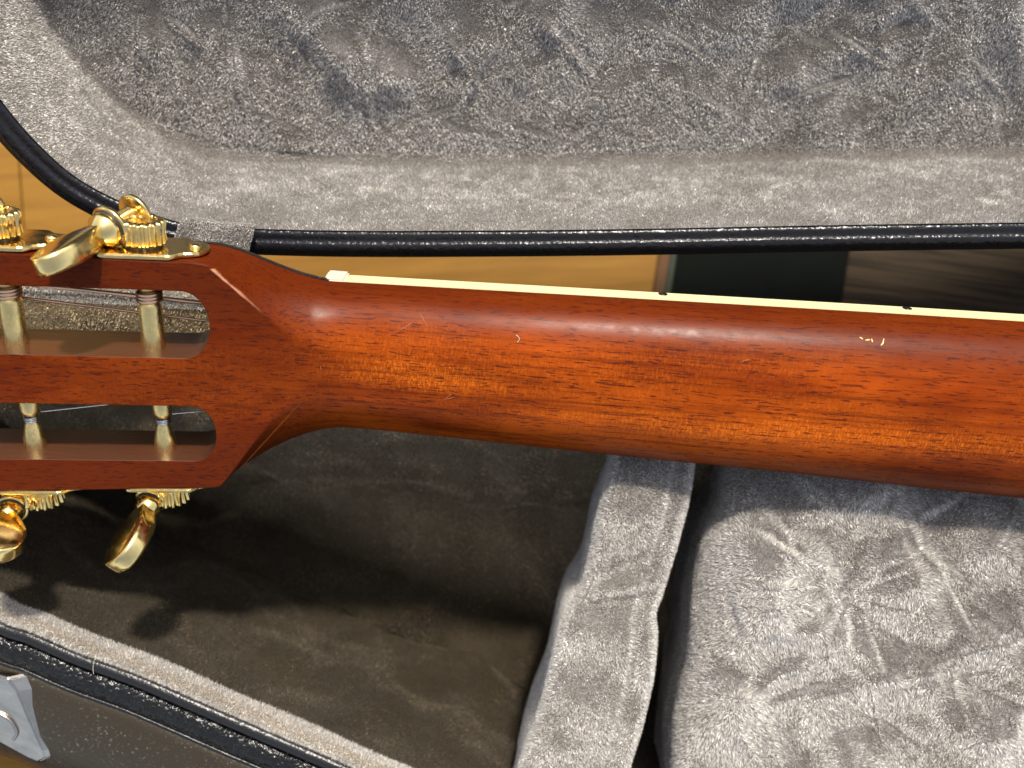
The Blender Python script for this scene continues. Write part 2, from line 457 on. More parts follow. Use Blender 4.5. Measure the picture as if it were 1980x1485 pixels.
VINYL = vinyl("black_vinyl", (.012, .012, .013), 14, .010, .30)
VINYLW = vinyl("black_vinyl_smooth", (.010, .010, .012), 9, .016, .24, wrinkle=1.6)
VINYLL = vinyl("black_leatherette", (.008, .008, .008), 8, .055, .24)
VINYLB = vinyl("brown_vinyl_shell", (.030, .023, .014), 10, .010, .36, dust=.8)
OAK = plank_wood()
def shade_board():  # dark colour stands in for floor boards lying in shade
    m = N("painted_shade_board")
    g = m.noise(m.map((.12, 5, 5), rot=(0, 0, 0)), 1, 4, .6)
    m.lk(m.mix(m.ramp(g, [(.42, 0.0), (.58, 1.0)]), (.014, .009, .005), (.05, .034, .018)), m.b.inputs["Base Color"]); m.set(Roughness=.7, Specular_IOR_Level=.15)
    return m.m
SHADEBOARD = shade_board()
MATM = plain("dark_green_felt", (.0035, .0045, .0035), .95, var=.3, bump=(10, .02), spec=.1)

def tag(o, label=None, cat=None, group=None, kind=None):
    if label: o["label"] = label
    if cat: o["category"] = cat
    if group: o["group"] = group
    if kind: o["kind"] = kind
    return o
def empty(name, loc=(0, 0, 0)):
    o = bpy.data.objects.new(name, None); scene.collection.objects.link(o)
    o.empty_display_size = .02; o.location = Vector(loc) * S; return o

# ================================================================== FLOOR
ZF = -19.5
def box_bm(x0, x1, y0, y1, z0, z1, bev=0.0):
    bm = bmesh.new(); bmesh.ops.create_cube(bm, size=1)
    for v in bm.verts: v.co = Vector((x0 + (v.co.x + .5) * (x1 - x0), y0 + (v.co.y + .5) * (y1 - y0), z0 + (v.co.z + .5) * (z1 - z0)))
    if bev: bmesh.ops.bevel(bm, geom=bm.edges[:], offset=bev, segments=2, affect='EDGES')
    return bm
floor = bm_obj("floor", box_bm(-400, 400, -400, 400, ZF - 3, ZF - .25), plain("floor_underlay", (.05, .03, .015), .8), smooth=False)
tag(floor, kind="structure")
PW = 11.0
th = rad(4.0)
pieces = []
for k in range(-2, 7):
    y0 = 8.4 + k * PW; xs = -150 + (k * 37 % 60)
    while xs < 150:
        o = bm_obj("plank", box_bm(xs + .03, xs + 89.97, y0 - PW + .035, y0 - .035, ZF - .25, ZF, .04), OAK, floor, smooth=False)
        o.rotation_euler = (0, 0, th); xs += 90
mat_ = bm_obj("floor_mat", box_bm(0, 10, 0, 0.001, 0, .4), MATM)
bpy.data.objects.remove(mat_)
a_, b_ = onz(1296, 500, ZF + .3), onz(1640, 500, ZF + .3)
bmx = box_bm(0, b_[0] - a_[0], -14, 22, 0, .3, .08)
mat_ = bm_obj("floor_mat", bmx, MATM, smooth=False)
mat_.location = (a_[0] * S, a_[1] * S, (ZF + .003) * S); mat_.rotation_euler = (0, 0, rad(-9))
tag(mat_, "dark green felt mat lying on the shaded floor behind the neck", "mat")

for i_, (xa_, wd_, col_) in enumerate(((-.55, .5, (.10, .045, .015)), (-.04, .36, (.03, .035, .022)))):
    o = bm_obj("edge_binding", box_bm(xa_, xa_ + wd_, -14, 22, 0, .34, .06), plain("mat_edge_cloth", col_, .9, var=.3), mat_, smooth=False)
c_ = onz(1600, 500, ZF + .3)
brd = bm_obj("shade_board", box_bm(0, 60, -14, 22, 0, .25, .05), SHADEBOARD, smooth=False)  # slab added to paint the lid's shadow on the floor
brd.location = (c_[0] * S, c_[1] * S, (ZF + .003) * S); brd.rotation_euler = (0, 0, rad(-8))
tag(brd, "floor boards coloured dark brown as painted shade beside the felt mat", "board")

# ================================================================== GUITAR
PHI, ROT = 25.0, -4.6
Mg = Matrix.Rotation(rad(ROT), 3, 'Z') @ Matrix.Rotation(rad(PHI), 3, 'X')
O3 = Vector(((640 - 990) / FPX * CAM_H, (742.5 - 694) / FPX * CAM_H, 0))
Mn = np.array(Mg); On = np.array(O3)
guitar = empty("acoustic_guitar", O3)
guitar.rotation_euler = Mg.to_euler()
tag(guitar, "slot headed guitar lying face down with red mahogany neck", "guitar")
def toloc(Wp): return Mn.T @ (np.array(Wp) - On)
def lpx(px, py, z0, slp=0.0):
    o = Mn.T @ (CW - On); d = Mn.T @ ray(px, py); t = (z0 + slp * o[0] - o[2]) / (d[2] - slp * d[0]); return o + t * d
T8 = math.tan(rad(8.0))

def interp(x, pts): P = np.array(pts); return np.interp(x, P[:, 0], P[:, 1])
def smooth_interp(xs, pts):
    P = spline(pts, 800); o = np.argsort(P[:, 0]); return np.interp(xs, P[o, 0], P[o, 1])
UP = [(-16, 3.75), (-12, 3.55), (-8.5, 3.38), (-6, 3.30), (-4, 3.27), (-3.1, 3.27), (-2.75, 3.22), (-2.2, 3.05), (-1.66, 2.83), (-1.12, 2.62), (-.57, 2.45), (0, 2.35), (.5, 2.35), (9, 2.56), (19, 2.78), (34, 3.0)]
LO = [(-16, -3.9), (-12, -3.68), (-8.5, -3.50), (-6, -3.42), (-4, -3.36), (-3.2, -3.35), (-2.65, -3.28), (-2.15, -3.06), (-1.68, -2.77), (-1.1, -2.45), (-.5, -2.2), (0, -2.05), (.7, -1.97), (2.5, -2.0), (9, -2.19), (13, -2.28), (20, -2.50), (34, -2.7)]
def soft(x, k): return k * np.log1p(np.exp(x / k))
xs = np.concatenate([np.linspace(-14.5, -4.2, 30, endpoint=False), np.linspace(-4.2, 3, 200, endpoint=False), np.linspace(3, 32, 90)])
nt = 260
t = np.linspace(0, np.pi, nt)
yu = smooth_interp(xs, UP); yl = smooth_interp(xs, LO); 
_xu = np.linspace(-15, 33, 1601); _k = np.exp(-np.linspace(-2.2, 2.2, 25) ** 2); _k /= _k.sum()
def _sm(arr): return np.interp(xs, _xu, np.convolve(np.pad(np.interp(_xu, xs, arr), 12, mode='edge'), _k, mode='valid'))
yu, yl = _sm(yu), _sm(yl); yc = (yu + yl) / 2; ha = (yu - yl) / 2
zb = soft(-xs, .22) * T8
zp = soft(-xs - .1, .45) * T8 + 1.62 + .05 * np.clip((xs) / 30, 0, 1) * 5
u = np.cos(t)[None]
sU = np.clip((1.0 - xs) / 3.68, 0, .9965)[:, None]; sL = np.clip((.0 - xs) / 2.72, 0, .9965)[:, None]
_w = np.clip(u * .9 + .5, 0, 1); _w = _w * _w * (3 - 2 * _w); s_ = sL * (1 - _w) + sU ** .85 * _w
Hx = (zp - zb)[:, None] / np.sqrt(1 - s_ ** 2); sn = np.sin(t)[None]
z1 = zb[:, None] + Hx * sn ** .94; z2 = np.broadcast_to(zp[:, None], z1.shape)
kk = (.035 + .09 * np.clip((xs + 1.2) / 1.6, 0, 1))[:, None]
hh = np.clip(.5 + .5 * (z2 - z1) / kk, 0, 1); Z = z2 * (1 - hh) + z1 * hh - kk * hh * (1 - hh)
Z = np.maximum(Z, zb[:, None]); Z[:, 0] = zb; Z[:, -1] = zb
Y = yc[:, None] + ha[:, None] * u
V = np.stack([np.broadcast_to(xs[:, None], Y.shape), Y, Z], -1).reshape(-1, 3)
Fq = grid_faces(len(xs), nt, closev=True)
bm = bmesh.new(); me = mesh_np("neck", V, Fq); bm.from_mesh(me)
bm.verts.ensure_lookup_table()
bm.faces.new([bm.verts[i] for i in range(nt)]); bm.faces.new([bm.verts[(len(xs) - 1) * nt + i] for i in range(nt)][::-1])
bmesh.ops.recalc_face_normals(bm, faces=bm.faces); bm.to_mesh(me); bm.free()
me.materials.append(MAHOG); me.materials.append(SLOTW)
neck = link("neck", me, None, guitar)

def slot_bm(y0, y1, x0=-12.8, x1=-2.98, r=None, z0=-2, z1=6):
    r = (y1 - y0) / 2 * .92 if r is None else r
    pts = []
    for cx, cy, a0 in ((x1 - r * .85, y1 - r, 90), (x1 - r * .85, y0 + r, 0), (x0 + r, y0 + r, -90), (x0 + r, y1 - r, -180)):
        pass
    def arc(cx, cy, a0, a1, ex=1.0):
        return [(cx + r * ex * math.cos(rad(a)), cy + r * math.sin(rad(a))) for a in np.linspace(a0, a1, 14)]
    pts = arc(x1 - r * .8, y1 - r, 90, 0, .8) + arc(x1 - r * .8, y0 + r, 0, -90, .8) + arc(x0 + r, y0 + r, -90, -180) + arc(x0 + r, y1 - r, 180, 90)
    q = []
    for p in pts:
        if not q or math.dist(q[-1], p) > 1e-4: q.append(p)
    bm = bmesh.new()
    # walls follow the head plane's normal
    A = [bm.verts.new((x + T8 * (z0 + x * T8), y, z0)) for x, y in q]; B = [bm.verts.new((x + T8 * (z1 + x * T8), y, z1)) for x, y in q]
    n = len(q)
    for i in range(n): bm.faces.new((A[i], A[(i + 1) % n], B[(i + 1) % n], B[i]))
    bm.faces.new(A[::-1]); bm.faces.new(B)
    return bm
SLOTS = [(.62, 2.50), (-2.48, -.78)]
def cut(target):
    cs = []
    for y0, y1 in SLOTS:
        c = bm_obj("slot_cutter", slot_bm(y0, y1), SLOTW, guitar, smooth=False)
        md = target.modifiers.new("slot", 'BOOLEAN'); md.operation = 'DIFFERENCE'; md.object = c; md.solver = 'EXACT'
        try: md.material_mode = 'TRANSFER'
        except Exception: pass
        cs.append(c)
    bpy.context.view_layer.update()
    dg = bpy.context.evaluated_depsgraph_get()
    me2 = bpy.data.meshes.new_from_object(target.evaluated_get(dg), depsgraph=dg)
    target.modifiers.clear(); target.data = me2
    for c in cs: bpy.data.objects.remove(c)
cut(neck); auto_sharp(neck, 40)

# black face veneer on the far (front) side of the head
bm = bmesh.new(); ring = []
xv = np.concatenate([np.linspace(-14.5, -4, 12), np.linspace(-3.8, -.05, 30)])
for side, arr in ((1, UP), (-1, LO)):
    yy = smooth_interp(xv, arr) + side * .015
    ring.append([(x, y) for x, y in zip(xv, yy)])
loop = ring[0] + ring[1][::-1]
A = [bm.verts.new((x, y, -x * T8 - .004)) for x, y in loop]; B = [bm.verts.new((x, y, -x * T8 - .16)) for x, y in loop]
for i in range(len(loop)): bm.faces.new((A[i], A[(i + 1) % len(loop)], B[(i + 1) % len(loop)], B[i]))
bm.faces.new(A); bm.faces.new(B[::-1])
ven = bm_obj("head_veneer", bm, BLACKW, guitar, smooth=False); cut(ven)

# fretboard, binding, nut
def slab(name, xa, xb, yfa, yfb, z0, z1, mat, n=40, parent=guitar, bev=0.0):
    X = np.linspace(xa, xb, n); bm = bmesh.new(); rows = []
    for x in X:
        rows.append([bm.verts.new(p) for p in ((x, yfa(x), z0), (x, yfb(x), z0), (x, yfb(x), z1), (x, yfa(x), z1))])
    for a, b in zip(rows, rows[1:]):
        for j in range(4): bm.faces.new((a[j], a[(j + 1) % 4], b[(j + 1) % 4], b[j]))
    bm.faces.new(rows[0]); bm.faces.new(rows[-1][::-1])
    bmesh.ops.recalc_face_normals(bm, faces=bm.faces)
    if bev: bmesh.ops.bevel(bm, geom=[e for e in bm.edges if e.calc_face_angle(0) > .7], offset=bev, segments=2, affect='EDGES')
    return bm_obj(name, bm, mat, parent, smooth=False)
fu = lambda x: float(smooth_interp(np.array([x]), UP)[0]); fl = lambda x: float(smooth_interp(np.array([x]), LO)[0])
slab("fretboard", .42, 32, lambda x: fl(x) + .17, lambda x: fu(x) - .17, -.62, -.006, EBONY)
slab("binding", .38, 32, lambda x: fu(x) - .165, lambda x: fu(x) + .012, -.60, -.004, CREAM, bev=.03)
slab("binding", .38, 32, lambda x: fl(x) - .012, lambda x: fl(x) + .165, -.60, -.004, CREAM, bev=.03)
slab("nut", -.22, .375, lambda x: fl(x) - .01, lambda x: fu(x) + .03, -.84, -.02, BONE, n=6, bev=.05)
for (px, py) in ((1282, 570.5), (1755, 597.5)):
    p = lpx(px, py, -.42); R = .13
    bm = lathe([(R, -.02), (R, .006)], 20, (p[0], fu(p[0]) + .014, -.46), (0, 1, 0))
    bm_obj("side_dot", bm, BLACKD, guitar)
# frets under the board's front (their ends show as the board is seen from the side)
for k in range(1, 13):
    xf = .4 + 64.8 * (1 - 2 ** (-k / 12))
    if xf > 31: break
    bm = box_bm(xf - .1, xf + .1, fl(xf) + .17, fu(xf) - .17, -.70, -.61, .03)
    bm_obj("fret", bm, NICKEL, guitar, smooth=False)

# small marks in the finish
def neck_z(x, y):
    i = int(np.argmin(abs(xs - x))); uu = np.clip((y - yc[i]) / ha[i], -.999, .999)
    return float(min(zp[i], zb[i] + (zp - zb)[i] * math.sqrt(1 - uu * uu) ** .94))
def neck_at(px, py):
    z = 1.2
    for _ in range(25):
        p = lpx(px, py, z); z = .5 * z + .5 * neck_z(p[0], p[1])
    return p
for pts in ([(1662, 652), (1668, 656)], [(1673, 658), (1682, 657)], [(1685, 655), (1687, 662)], [(1709, 655), (1707, 664), (1703, 668)]):
    P = []
    for q in pts: p = neck_at(*q); P.append(p)
    if len(P) == 2: P = [P[0], (P[0] + P[1]) / 2, P[1]]
    Vt, Ft = tube(P, [.012, .024, .014], 6); link("finish_chip", mesh_np("finish_chip", Vt, Ft), CHIPM, guitar)
for (x0, y0, x1, y1) in ((812, 605, 826, 631), (855, 776, 873, 762), (862, 772, 880, 768), (770, 640, 800, 622), (880, 760, 884, 745), (615, 690, 622, 720), (1430, 700, 1452, 694)):
    P = [neck_at(x0 + (x1 - x0) * k / 4, y0 + (y1 - y0) * k / 4) for k in range(5)]
    Vt, Ft = tube(P, [.001, .0045, .005, .004, .001], 5); link("finish_scratch", mesh_np("finish_scratch", Vt, Ft), SCRATCH, guitar)
hair = [neck_at(*q) + np.array([0, .01, .022]) for q in ((1000, 662), (1004, 657), (1003, 652), (998, 648))]
Vt, Ft = tube(spline(hair, 12), .006, 5); link("stray_hair", mesh_np("stray_hair", Vt, Ft), BONE, guitar)

# ---- tuning machines
def post_frame(xp): return -xp * T8 + .82      # height of the post axis in the head
def strip_plate(xp, side, z0, label):
    """gold plate with a scalloped end on either side, flat against the edge of the head"""
    yf = (fu(xp) if side > 0 else fl(xp)) + side * .02
    outl = []
    half = [(0, .78), (.75, .78), (.86, .75), (.95, .66), (1.02, .58), (1.12, .52), (1.3, .48), (1.45, .38), (1.54, .22), (1.58, 0)]
    q = half + [(a, -b) for a, b in half[::-1][1:]]; q = q + [(-a, b) for a, b in q[::-1] if a != 0]
    qq = []
    for p in q:
        if p not in qq: qq.append(p)
    ang = [math.atan2(b, a) for a, b in qq]; qq = [p for _, p in sorted(zip(ang, qq))]
    bm = bmesh.new(); A = []; B = []
    for a, b in qq:
        lift = 0.0
        A.append(bm.verts.new((xp + a, yf + lift + side * .0, z0 + b - a * T8))); B.append(bm.verts.new((xp + a, yf + side * .13, z0 + b - a * T8)))
    n = len(qq)
    for i in range(n): bm.faces.new((A[i], A[(i + 1) % n], B[(i + 1) % n], B[i]))
    bm.faces.new(A); bm.faces.new(B[::-1])
    bmesh.ops.recalc_face_normals(bm, faces=bm.faces)
    bmesh.ops.bevel(bm, geom=[e for e in bm.edges if e.calc_face_angle(0) > 1], offset=.03, segments=2, affect='EDGES')
    o = bm_obj("tuning_machine", bm, GOLD, guitar, smooth=False)
    if label: o["label"] = label
    return o, yf

def button_bm(org, axis, roll, L=1.85, W=1.35, T=.5):
    R = frame_z(axis); c, s = math.cos(rad(roll)), math.sin(rad(roll)); R = R @ np.array([[c, -s, 0], [s, c, 0], [0, 0, 1]])
    ns, nr = 26, 32; rows = []
    bm = bmesh.new()
    for i in range(ns):
        f = i / (ns - 1); h = L * (1 - math.cos(math.pi * f)) / 2; g = h / L
        w = W / 2 * (max(1e-4, 1 - abs(2 * (g - .54) / 1.0) ** 2.6)) ** .5 if g > .54 else W / 2 * (.26 + .74 * math.sin(min(1, g / .54) * math.pi / 2) ** 1.3)
        if g > .54: w = W / 2 * math.sqrt(max(0.0004, 1 - ((g - .54) / .46) ** 2.6))
        tt = T / 2 * (.78 + .26 * math.sin(g * math.pi)) * (1 if g < .96 else math.sqrt(max(.3, 1 - ((g - .96) / .04) ** 2)))
        row = []
        for j in range(nr):
            a = 2 * math.pi * j / nr; ca, sa = math.cos(a), math.sin(a); e = .42
            x = w * math.copysign(abs(ca) ** e, ca); y = tt * math.copysign(abs(sa) ** .40, sa)
            row.append(bm.verts.new(np.array(org) + R @ np.array([x, y, h])))
        rows.append(row)
    for a, b in zip(rows, rows[1:]):
        for j in range(nr): bm.faces.new((a[j], a[(j + 1) % nr], b[(j + 1) % nr], b[j]))
    bm.faces.new(rows[0][::-1]); bm.faces.new(rows[-1])
    return bm

def machine(xp, side, p_start, p_ring, p_tip, dz, roll, label, wound, nut_y, ystr, big=1.0, bw=1.40):
    z0 = post_frame(xp)
    plate, yf = strip_plate(xp, side, z0, label)
    o3 = (xp, yf, z0)
    # gear with teeth and a dished screw on top
    ng = 17
    def teeth(a, r, h): return r * (1 + (.075 * np.clip(1.6 * np.sin(a * ng), -1, 1) if r > .35 else 0))
    prof = [(.30, .13), (.34, .2), (.47, .22), (.50, .27), (.475, .50), (.51, .76), (.48, .80), (.40, .82), (.36, .83), (.33, .79), (.10, .77)]
    bm_obj("gear", lathe([(r * 1.04, h) for r, h in prof], ng * 10, o3, (0, side, 0), rfun=teeth), GOLD, plate)
    auto_sharp(bpy.data.objects[plate.children[0].name], 50)
    bm_obj("washer", lathe([(.44, .10), (.44, .20), (.3, .21)], 32, o3, (0, side, 0)), RUBBER, plate)
    for sx in (-1.24, 1.24):
        c = (xp + sx, yf + side * .12, z0 - sx * T8)
        bm = lathe([(.17, 0), (.17, .04), (.14, .09), (.08, .115), (.03, .12)], 20, c, (0, side, 0)); bm_obj("screw", bm, GOLD, plate)
    # string post through the slot
    y_in = fu(xp) if side > 0 else fl(xp)
    y0, y1 = SLOTS[0] if side > 0 else SLOTS[1]
    yo, yi = (y1, y0) if side > 0 else (y0, y1)
    if side > 0:
        L = y1 - y0; pr = [(.30, -.35), (.30, .10), (.24, .22), (.22, .56), (.27, .62), (.30, .72), (.315, L - .25), (.325, L + .02), (.325, L + .06)]
        bm = lathe([(r, h) for r, h in pr], 32, (xp, y1, z0), (0, -1, 0))
        wr0, wr1, rr = y1 - .30, y1 - .58, .22
    else:
        pr = [(.27, -.4), (.27, .58), (.25, .68), (.17, .74), (.165, .96), (.20, 1.02), (.29, 1.45), (.30, 1.72), (.30, 1.85)]
        bm = lathe([(r, h) for r, h in pr], 32, (xp, y1 + .02, z0), (0, -1, 0))
        wr0, wr1, rr = y1 - .76, y1 - .93, .165
    bm_obj("string_post", bm, GOLDB, plate)
    # the capstan hole
    bm_obj("post_hole", lathe([(.075, 0), (.075, .03)], 16, (xp, (wr0 + wr1) / 2 + (.1 if side < 0 else 0), z0 + rr * .97), (0, 0, 1)), RUBBER, plate)
    # string: wraps round the post, then runs to the nut
    rs = {2: .058, 1: .042, 0: .024}[wound]
    nw = 3
    tt = np.linspace(0, 2 * np.pi * nw, 90 * nw)
    ys = np.linspace(wr0, wr0 + (wr1 - wr0) * min(1, rs * 2 * nw / abs(wr1 - wr0) * 1.02), len(tt))
    yend = ys[-1]
    coil = np.stack([xp + (rr + rs) * np.sin(tt), ys, z0 - (rr + rs) * np.cos(tt)], 1)[::-1]
    tail = np.stack([np.linspace(xp, .1, 60), np.linspace(coil[-1, 1], nut_y, 60), np.linspace(z0 - rr - rs, -.78, 60)], 1)
    path = np.concatenate([coil, tail[1:]])
    def knurl(P):
        d = np.concatenate([[0], np.cumsum(np.linalg.norm(np.diff(P, axis=0), axis=1))])
        n = int(d[-1] / (.035 if wound else .3)) + 60
        s = np.linspace(0, d[-1], n * 2); Q = np.stack([np.interp(s, d, P[:, k]) for k in range(3)], 1)
        return Q, (rs * (1 + (.13 if wound else 0) * (np.arange(len(Q)) % 2 * 2 - 1)))
    Q, r_ = knurl(path)
    Vt, Ft = tube(Q, r_, 8); link("string", mesh_np("string", Vt, Ft), BRONZE if wound else STEEL, plate)
    # cut end of the string sticking out
    e = coil[0]; Vt, Ft = tube([e, e + np.array([-.08, -.1 * side, .12]), e + np.array([-.1, -.28, .22])], rs, 6)
    link("string_end", mesh_np("string_end", Vt, Ft), BRONZE if wound else STEEL, plate)
    # worm shaft, bearings, button (direction read in world space, brought into the guitar's frame)
    zw = (On + Mn @ np.array([xp, yf + side * .5, z0]))[2]
    a = toloc(onz(*p_start, zw - .35)); r_w = onz(*p_ring, zw + .25); r_ = toloc(r_w)
    tip_w = onz(*p_tip, zw + dz); tip = toloc(tip_w)
    ax = tip - r_; Ltot = np.linalg.norm(ax); ax /= Ltot
    Rr = .46 * big
    bm_obj("worm_shaft", lathe([(.16, -.9), (.16, 0)], 24, r_, ax), GOLD, plate)
    Vt, Ft = tube([r_ + ax * (-.75 + .65 * k / 80) + .0 for k in range(81)], [.20 + .05 * math.sin(k * .9) for k in range(81)], 20)
    link("worm", mesh_np("worm", Vt, Ft), GOLD, plate)
    bm_obj("bearing", lathe([(.10, -.98), (.38 * big, -.97), (.42 * big, -.94), (.42 * big, -.86), (.39 * big, -.83), (.15, -.82)], 40, r_, ax), GOLD, plate)
    bm_obj("bearing", lathe([(.12, -.10), (Rr - .02, -.10), (Rr, -.07), (Rr, .0), (Rr - .02, .025), (Rr - .09, .03)], 48, r_, ax), GOLD, plate)
    bm_obj("bearing_washer", lathe([(.2, .02), (Rr - .07, .02), (Rr - .07, .07), (.2, .07)], 40, r_, ax), RUBBER, plate)
    bm_obj("ferrule", lathe([(Rr - .11, .05), (Rr - .09, .12), (Rr - .11, .26), (.26, .46), (.20, .52), (.18, .54)], 40, r_, ax), GOLD, plate)
    # bracket cheek that joins bearing and plate
    mid = (np.array(o3) + np.array([-.55, side * .13, 0]))
    cheek = [mid + np.array([.12, 0, .34]), mid + np.array([-.75, 0, .34]), r_ - ax * .05]
    bm = bmesh.new(); thick = np.array([0, 0, -.10])
    base = [np.array([xp - .50, yf + side * .10, z0 + .30]), np.array([xp - .95, yf + side * .10, z0 + .30]), r_ - ax * .06 + np.array([-.3, side * -.12, 0]), r_ - ax * .06 + np.array([.34, side * -.05, 0])]
    A = [bm.verts.new(v) for v in base]; B = [bm.verts.new(v + thick) for v in base]
    for i in range(4): bm.faces.new((A[i], A[(i + 1) % 4], B[(i + 1) % 4], B[i]))
    bm.faces.new(A[::-1]); bm.faces.new(B)
    bm_obj("bracket", bm, GOLD, plate, smooth=False)
    bm_obj("button", button_bm(r_ + ax * .22, ax, roll, L=Ltot - .22, W=bw, T=.60), GOLD, plate)
    return plate

machine(-4.48, 1, (232, 405), (212, 440), (72, 520), 1.9, 62, "tuning machine on the upper edge nearest the neck", 2, 1.62, 0, 1.22, 1.05)
machine(-7.95, 1, (-50, 392), (-72, 428), (-205, 500), 1.9, 62, None, 2, .98, 0, 1.22, 1.05)
machine(-4.40, -1, (318, 950), (292, 968), (225, 1100), 1.9, 60, "tuning machine on the lower edge nearest the neck", 0, -1.62, 0)
machine(-7.85, -1, (60, 958), (22, 985), (-20, 1078), 1.9, -20, None, 0, -.98, 0)
machine(-11.4, 1, (-330, 380), (-352, 415), (-490, 490), 1.9, 62, None, 1, .34, 0)
machine(-11.3, -1, (-215, 965), (-250, 995), (-310, 1120), 1.9, 60, None, 0, -.34, 0)

# ================================================================== CASE
case = empty("guitar_case", (0, -4, ZF))
tag(case, "open black hard case lined with grey crushed plush", "guitar case")
case_inv = Vector((0, -4 * S, ZF * S))
def adopt(o, parent=None):
    p = parent or case
    o.parent = p
    o.matrix_parent_inverse = Matrix.Translation(-case_inv)
    return o

def sweep(name, P, Nn, Up, prof, mat, parent=None, closed=False, scale=None, smooth=True):
    """P (n,3) path; Nn outward unit (n,3); Up unit; prof (m,2) offsets outward, up."""
    prof = np.array(prof); sc = np.ones(len(P)) if scale is None else scale
    V = P[:, None] + Nn[:, None] * (prof[None, :, 0] * sc[:, None])[..., None] + np.asarray(Up)[None, None] * prof[None, :, 1][..., None]
    o = link(name, mesh_np(name, V.reshape(-1, 3), grid_faces(len(P), len(prof), closeu=closed)), mat, smooth=smooth)
    return o, V

# ---------------- lid
LA = rad(36.0)
vL = np.array([0, math.cos(LA), math.sin(LA)]); nL = np.array([0, -math.sin(LA), math.cos(LA)])
L0 = hit(1000, 490, (0, 0, -1), (0, 0, 1))
def lid2(px, py):
    p = hit(px, py, L0, nL); d = p - L0; return (p[0], np.dot(d, vL))
def lidw(X, Vv, D=0.0): return np.stack([X, np.zeros_like(X), np.zeros_like(X)], -1) + (L0 * np.array([0, 1, 1]))[None] + Vv[..., None] * vL + np.asarray(D)[..., None] * nL
inner_px = [(1980, 434), (1740, 437), (1500, 441), (1250, 446), (1000, 449), (700, 450), (500, 446), (370, 438), (280, 412), (200, 378), (130, 335), (60, 270), (0, 198)]
ip = [lid2(*q) for q in inner_px]
# out of the frame: the outline closes over the head and widens to the body on the right
ipl = [(75, -3.5), (50, -1.2), (32, .9), (22, 1.02)] + ip + [(-14.14, 5.77), (-14.45, 7.4), (-14.8, 10), (-15.2, 13.0), (-14.8, 16.0), (-12.6, 19.2), (-8, 20.8), (0, 21.3), (10, 21.6), (20, 22.5), (28, 25), (36, 32), (47, 40), (60, 44), (75, 44)]
def dense(pts, fine_, coarse, xr, yr):
    Q = spline(pts, 9000, closed=True); d = np.linalg.norm(np.roll(Q, -1, 0) - Q, axis=1)
    inside = (Q[:, 0] > xr[0]) & (Q[:, 0] < xr[1]) & (Q[:, 1] > yr[0]) & (Q[:, 1] < yr[1])
    w = d / np.where(inside, fine_, coarse); k = np.ones(161) / 161; w = np.convolve(np.concatenate([w[-80:], w, w[:80]]), k, mode='valid')
    c = np.cumsum(w); n = int(c[-1]); i = np.searchsorted(c, (np.arange(n) + .5) * c[-1] / n); return Q[np.clip(i, 0, 8999)]
IP = dense(ipl, .10, .6, (-19, 18), (-1, 9))
def offset_normals(P2, closed=True):
    T = (np.roll(P2, -1, 0) - np.roll(P2, 1, 0)) if closed else np.gradient(P2, axis=0)
    T /= np.linalg.norm(T, axis=1)[:, None]; return np.stack([T[:, 1], -T[:, 0]], 1) * 1.0, T
NN, TT = offset_normals(IP)
cent = np.array([20, 14.0])
if np.mean(((IP - cent) * NN).sum(1)) < 0: NN = -NN
LPw = lidw(IP[:, 0], IP[:, 1]); LNw = NN[:, :1] * np.array([1, 0, 0]) + NN[:, 1:] * vL
rimw = .86
lid_shell, _ = sweep("lid", LPw, LNw, nL, [(rimw - .02, -.12), (rimw + .03, -.3), (rimw + .06, -.9), (rimw + .1, -3), (rimw - .1, -4.8), (rimw - .7, -5.6), (rimw - 2.4, -5.95), (rimw - 4, -6.1)], VINYL, closed=True)
adopt(lid_shell)
# back panel that closes the shell
cen2 = IP + NN * (rimw - 3.9)
bmx = bmesh.new()
Pb = lidw(cen2[:, 0], cen2[:, 1], np.full(len(cen2), -6.14))
bmx.faces.new([bmx.verts.new(p) for p in lidw(cen2[:, 0], cen2[:, 1], np.full(len(cen2), -6.12))])
adopt(bm_obj("back_panel", bmx, VINYL, lid_shell, smooth=False), lid_shell)
a = np.linspace(0, 1, 15)
rim_prof = [(0, -.6), (.0, -.10), (.03, -.02), (.10, .02), (.18, .03), (.30, .03)] + [(.30 + .17 * (1 - math.cos(x * math.pi)) , .03 + .10 * math.sin(x * math.pi)) for x in a[1:]] + [(.70, .02), (.80, -.02), (.85, -.09), (.86, -.24)]
lid_trim, _ = sweep("rim_trim", LPw, LNw, nL, rim_prof, VINYLW, closed=True)
adopt(lid_trim, lid_shell); lid_trim.parent = lid_shell
lid_trim.matrix_parent_inverse = Matrix.Identity(4)
# the shell already carries the case offset, so its children use identity
for ch in lid_shell.children: ch.matrix_parent_inverse = Matrix.Identity(4)

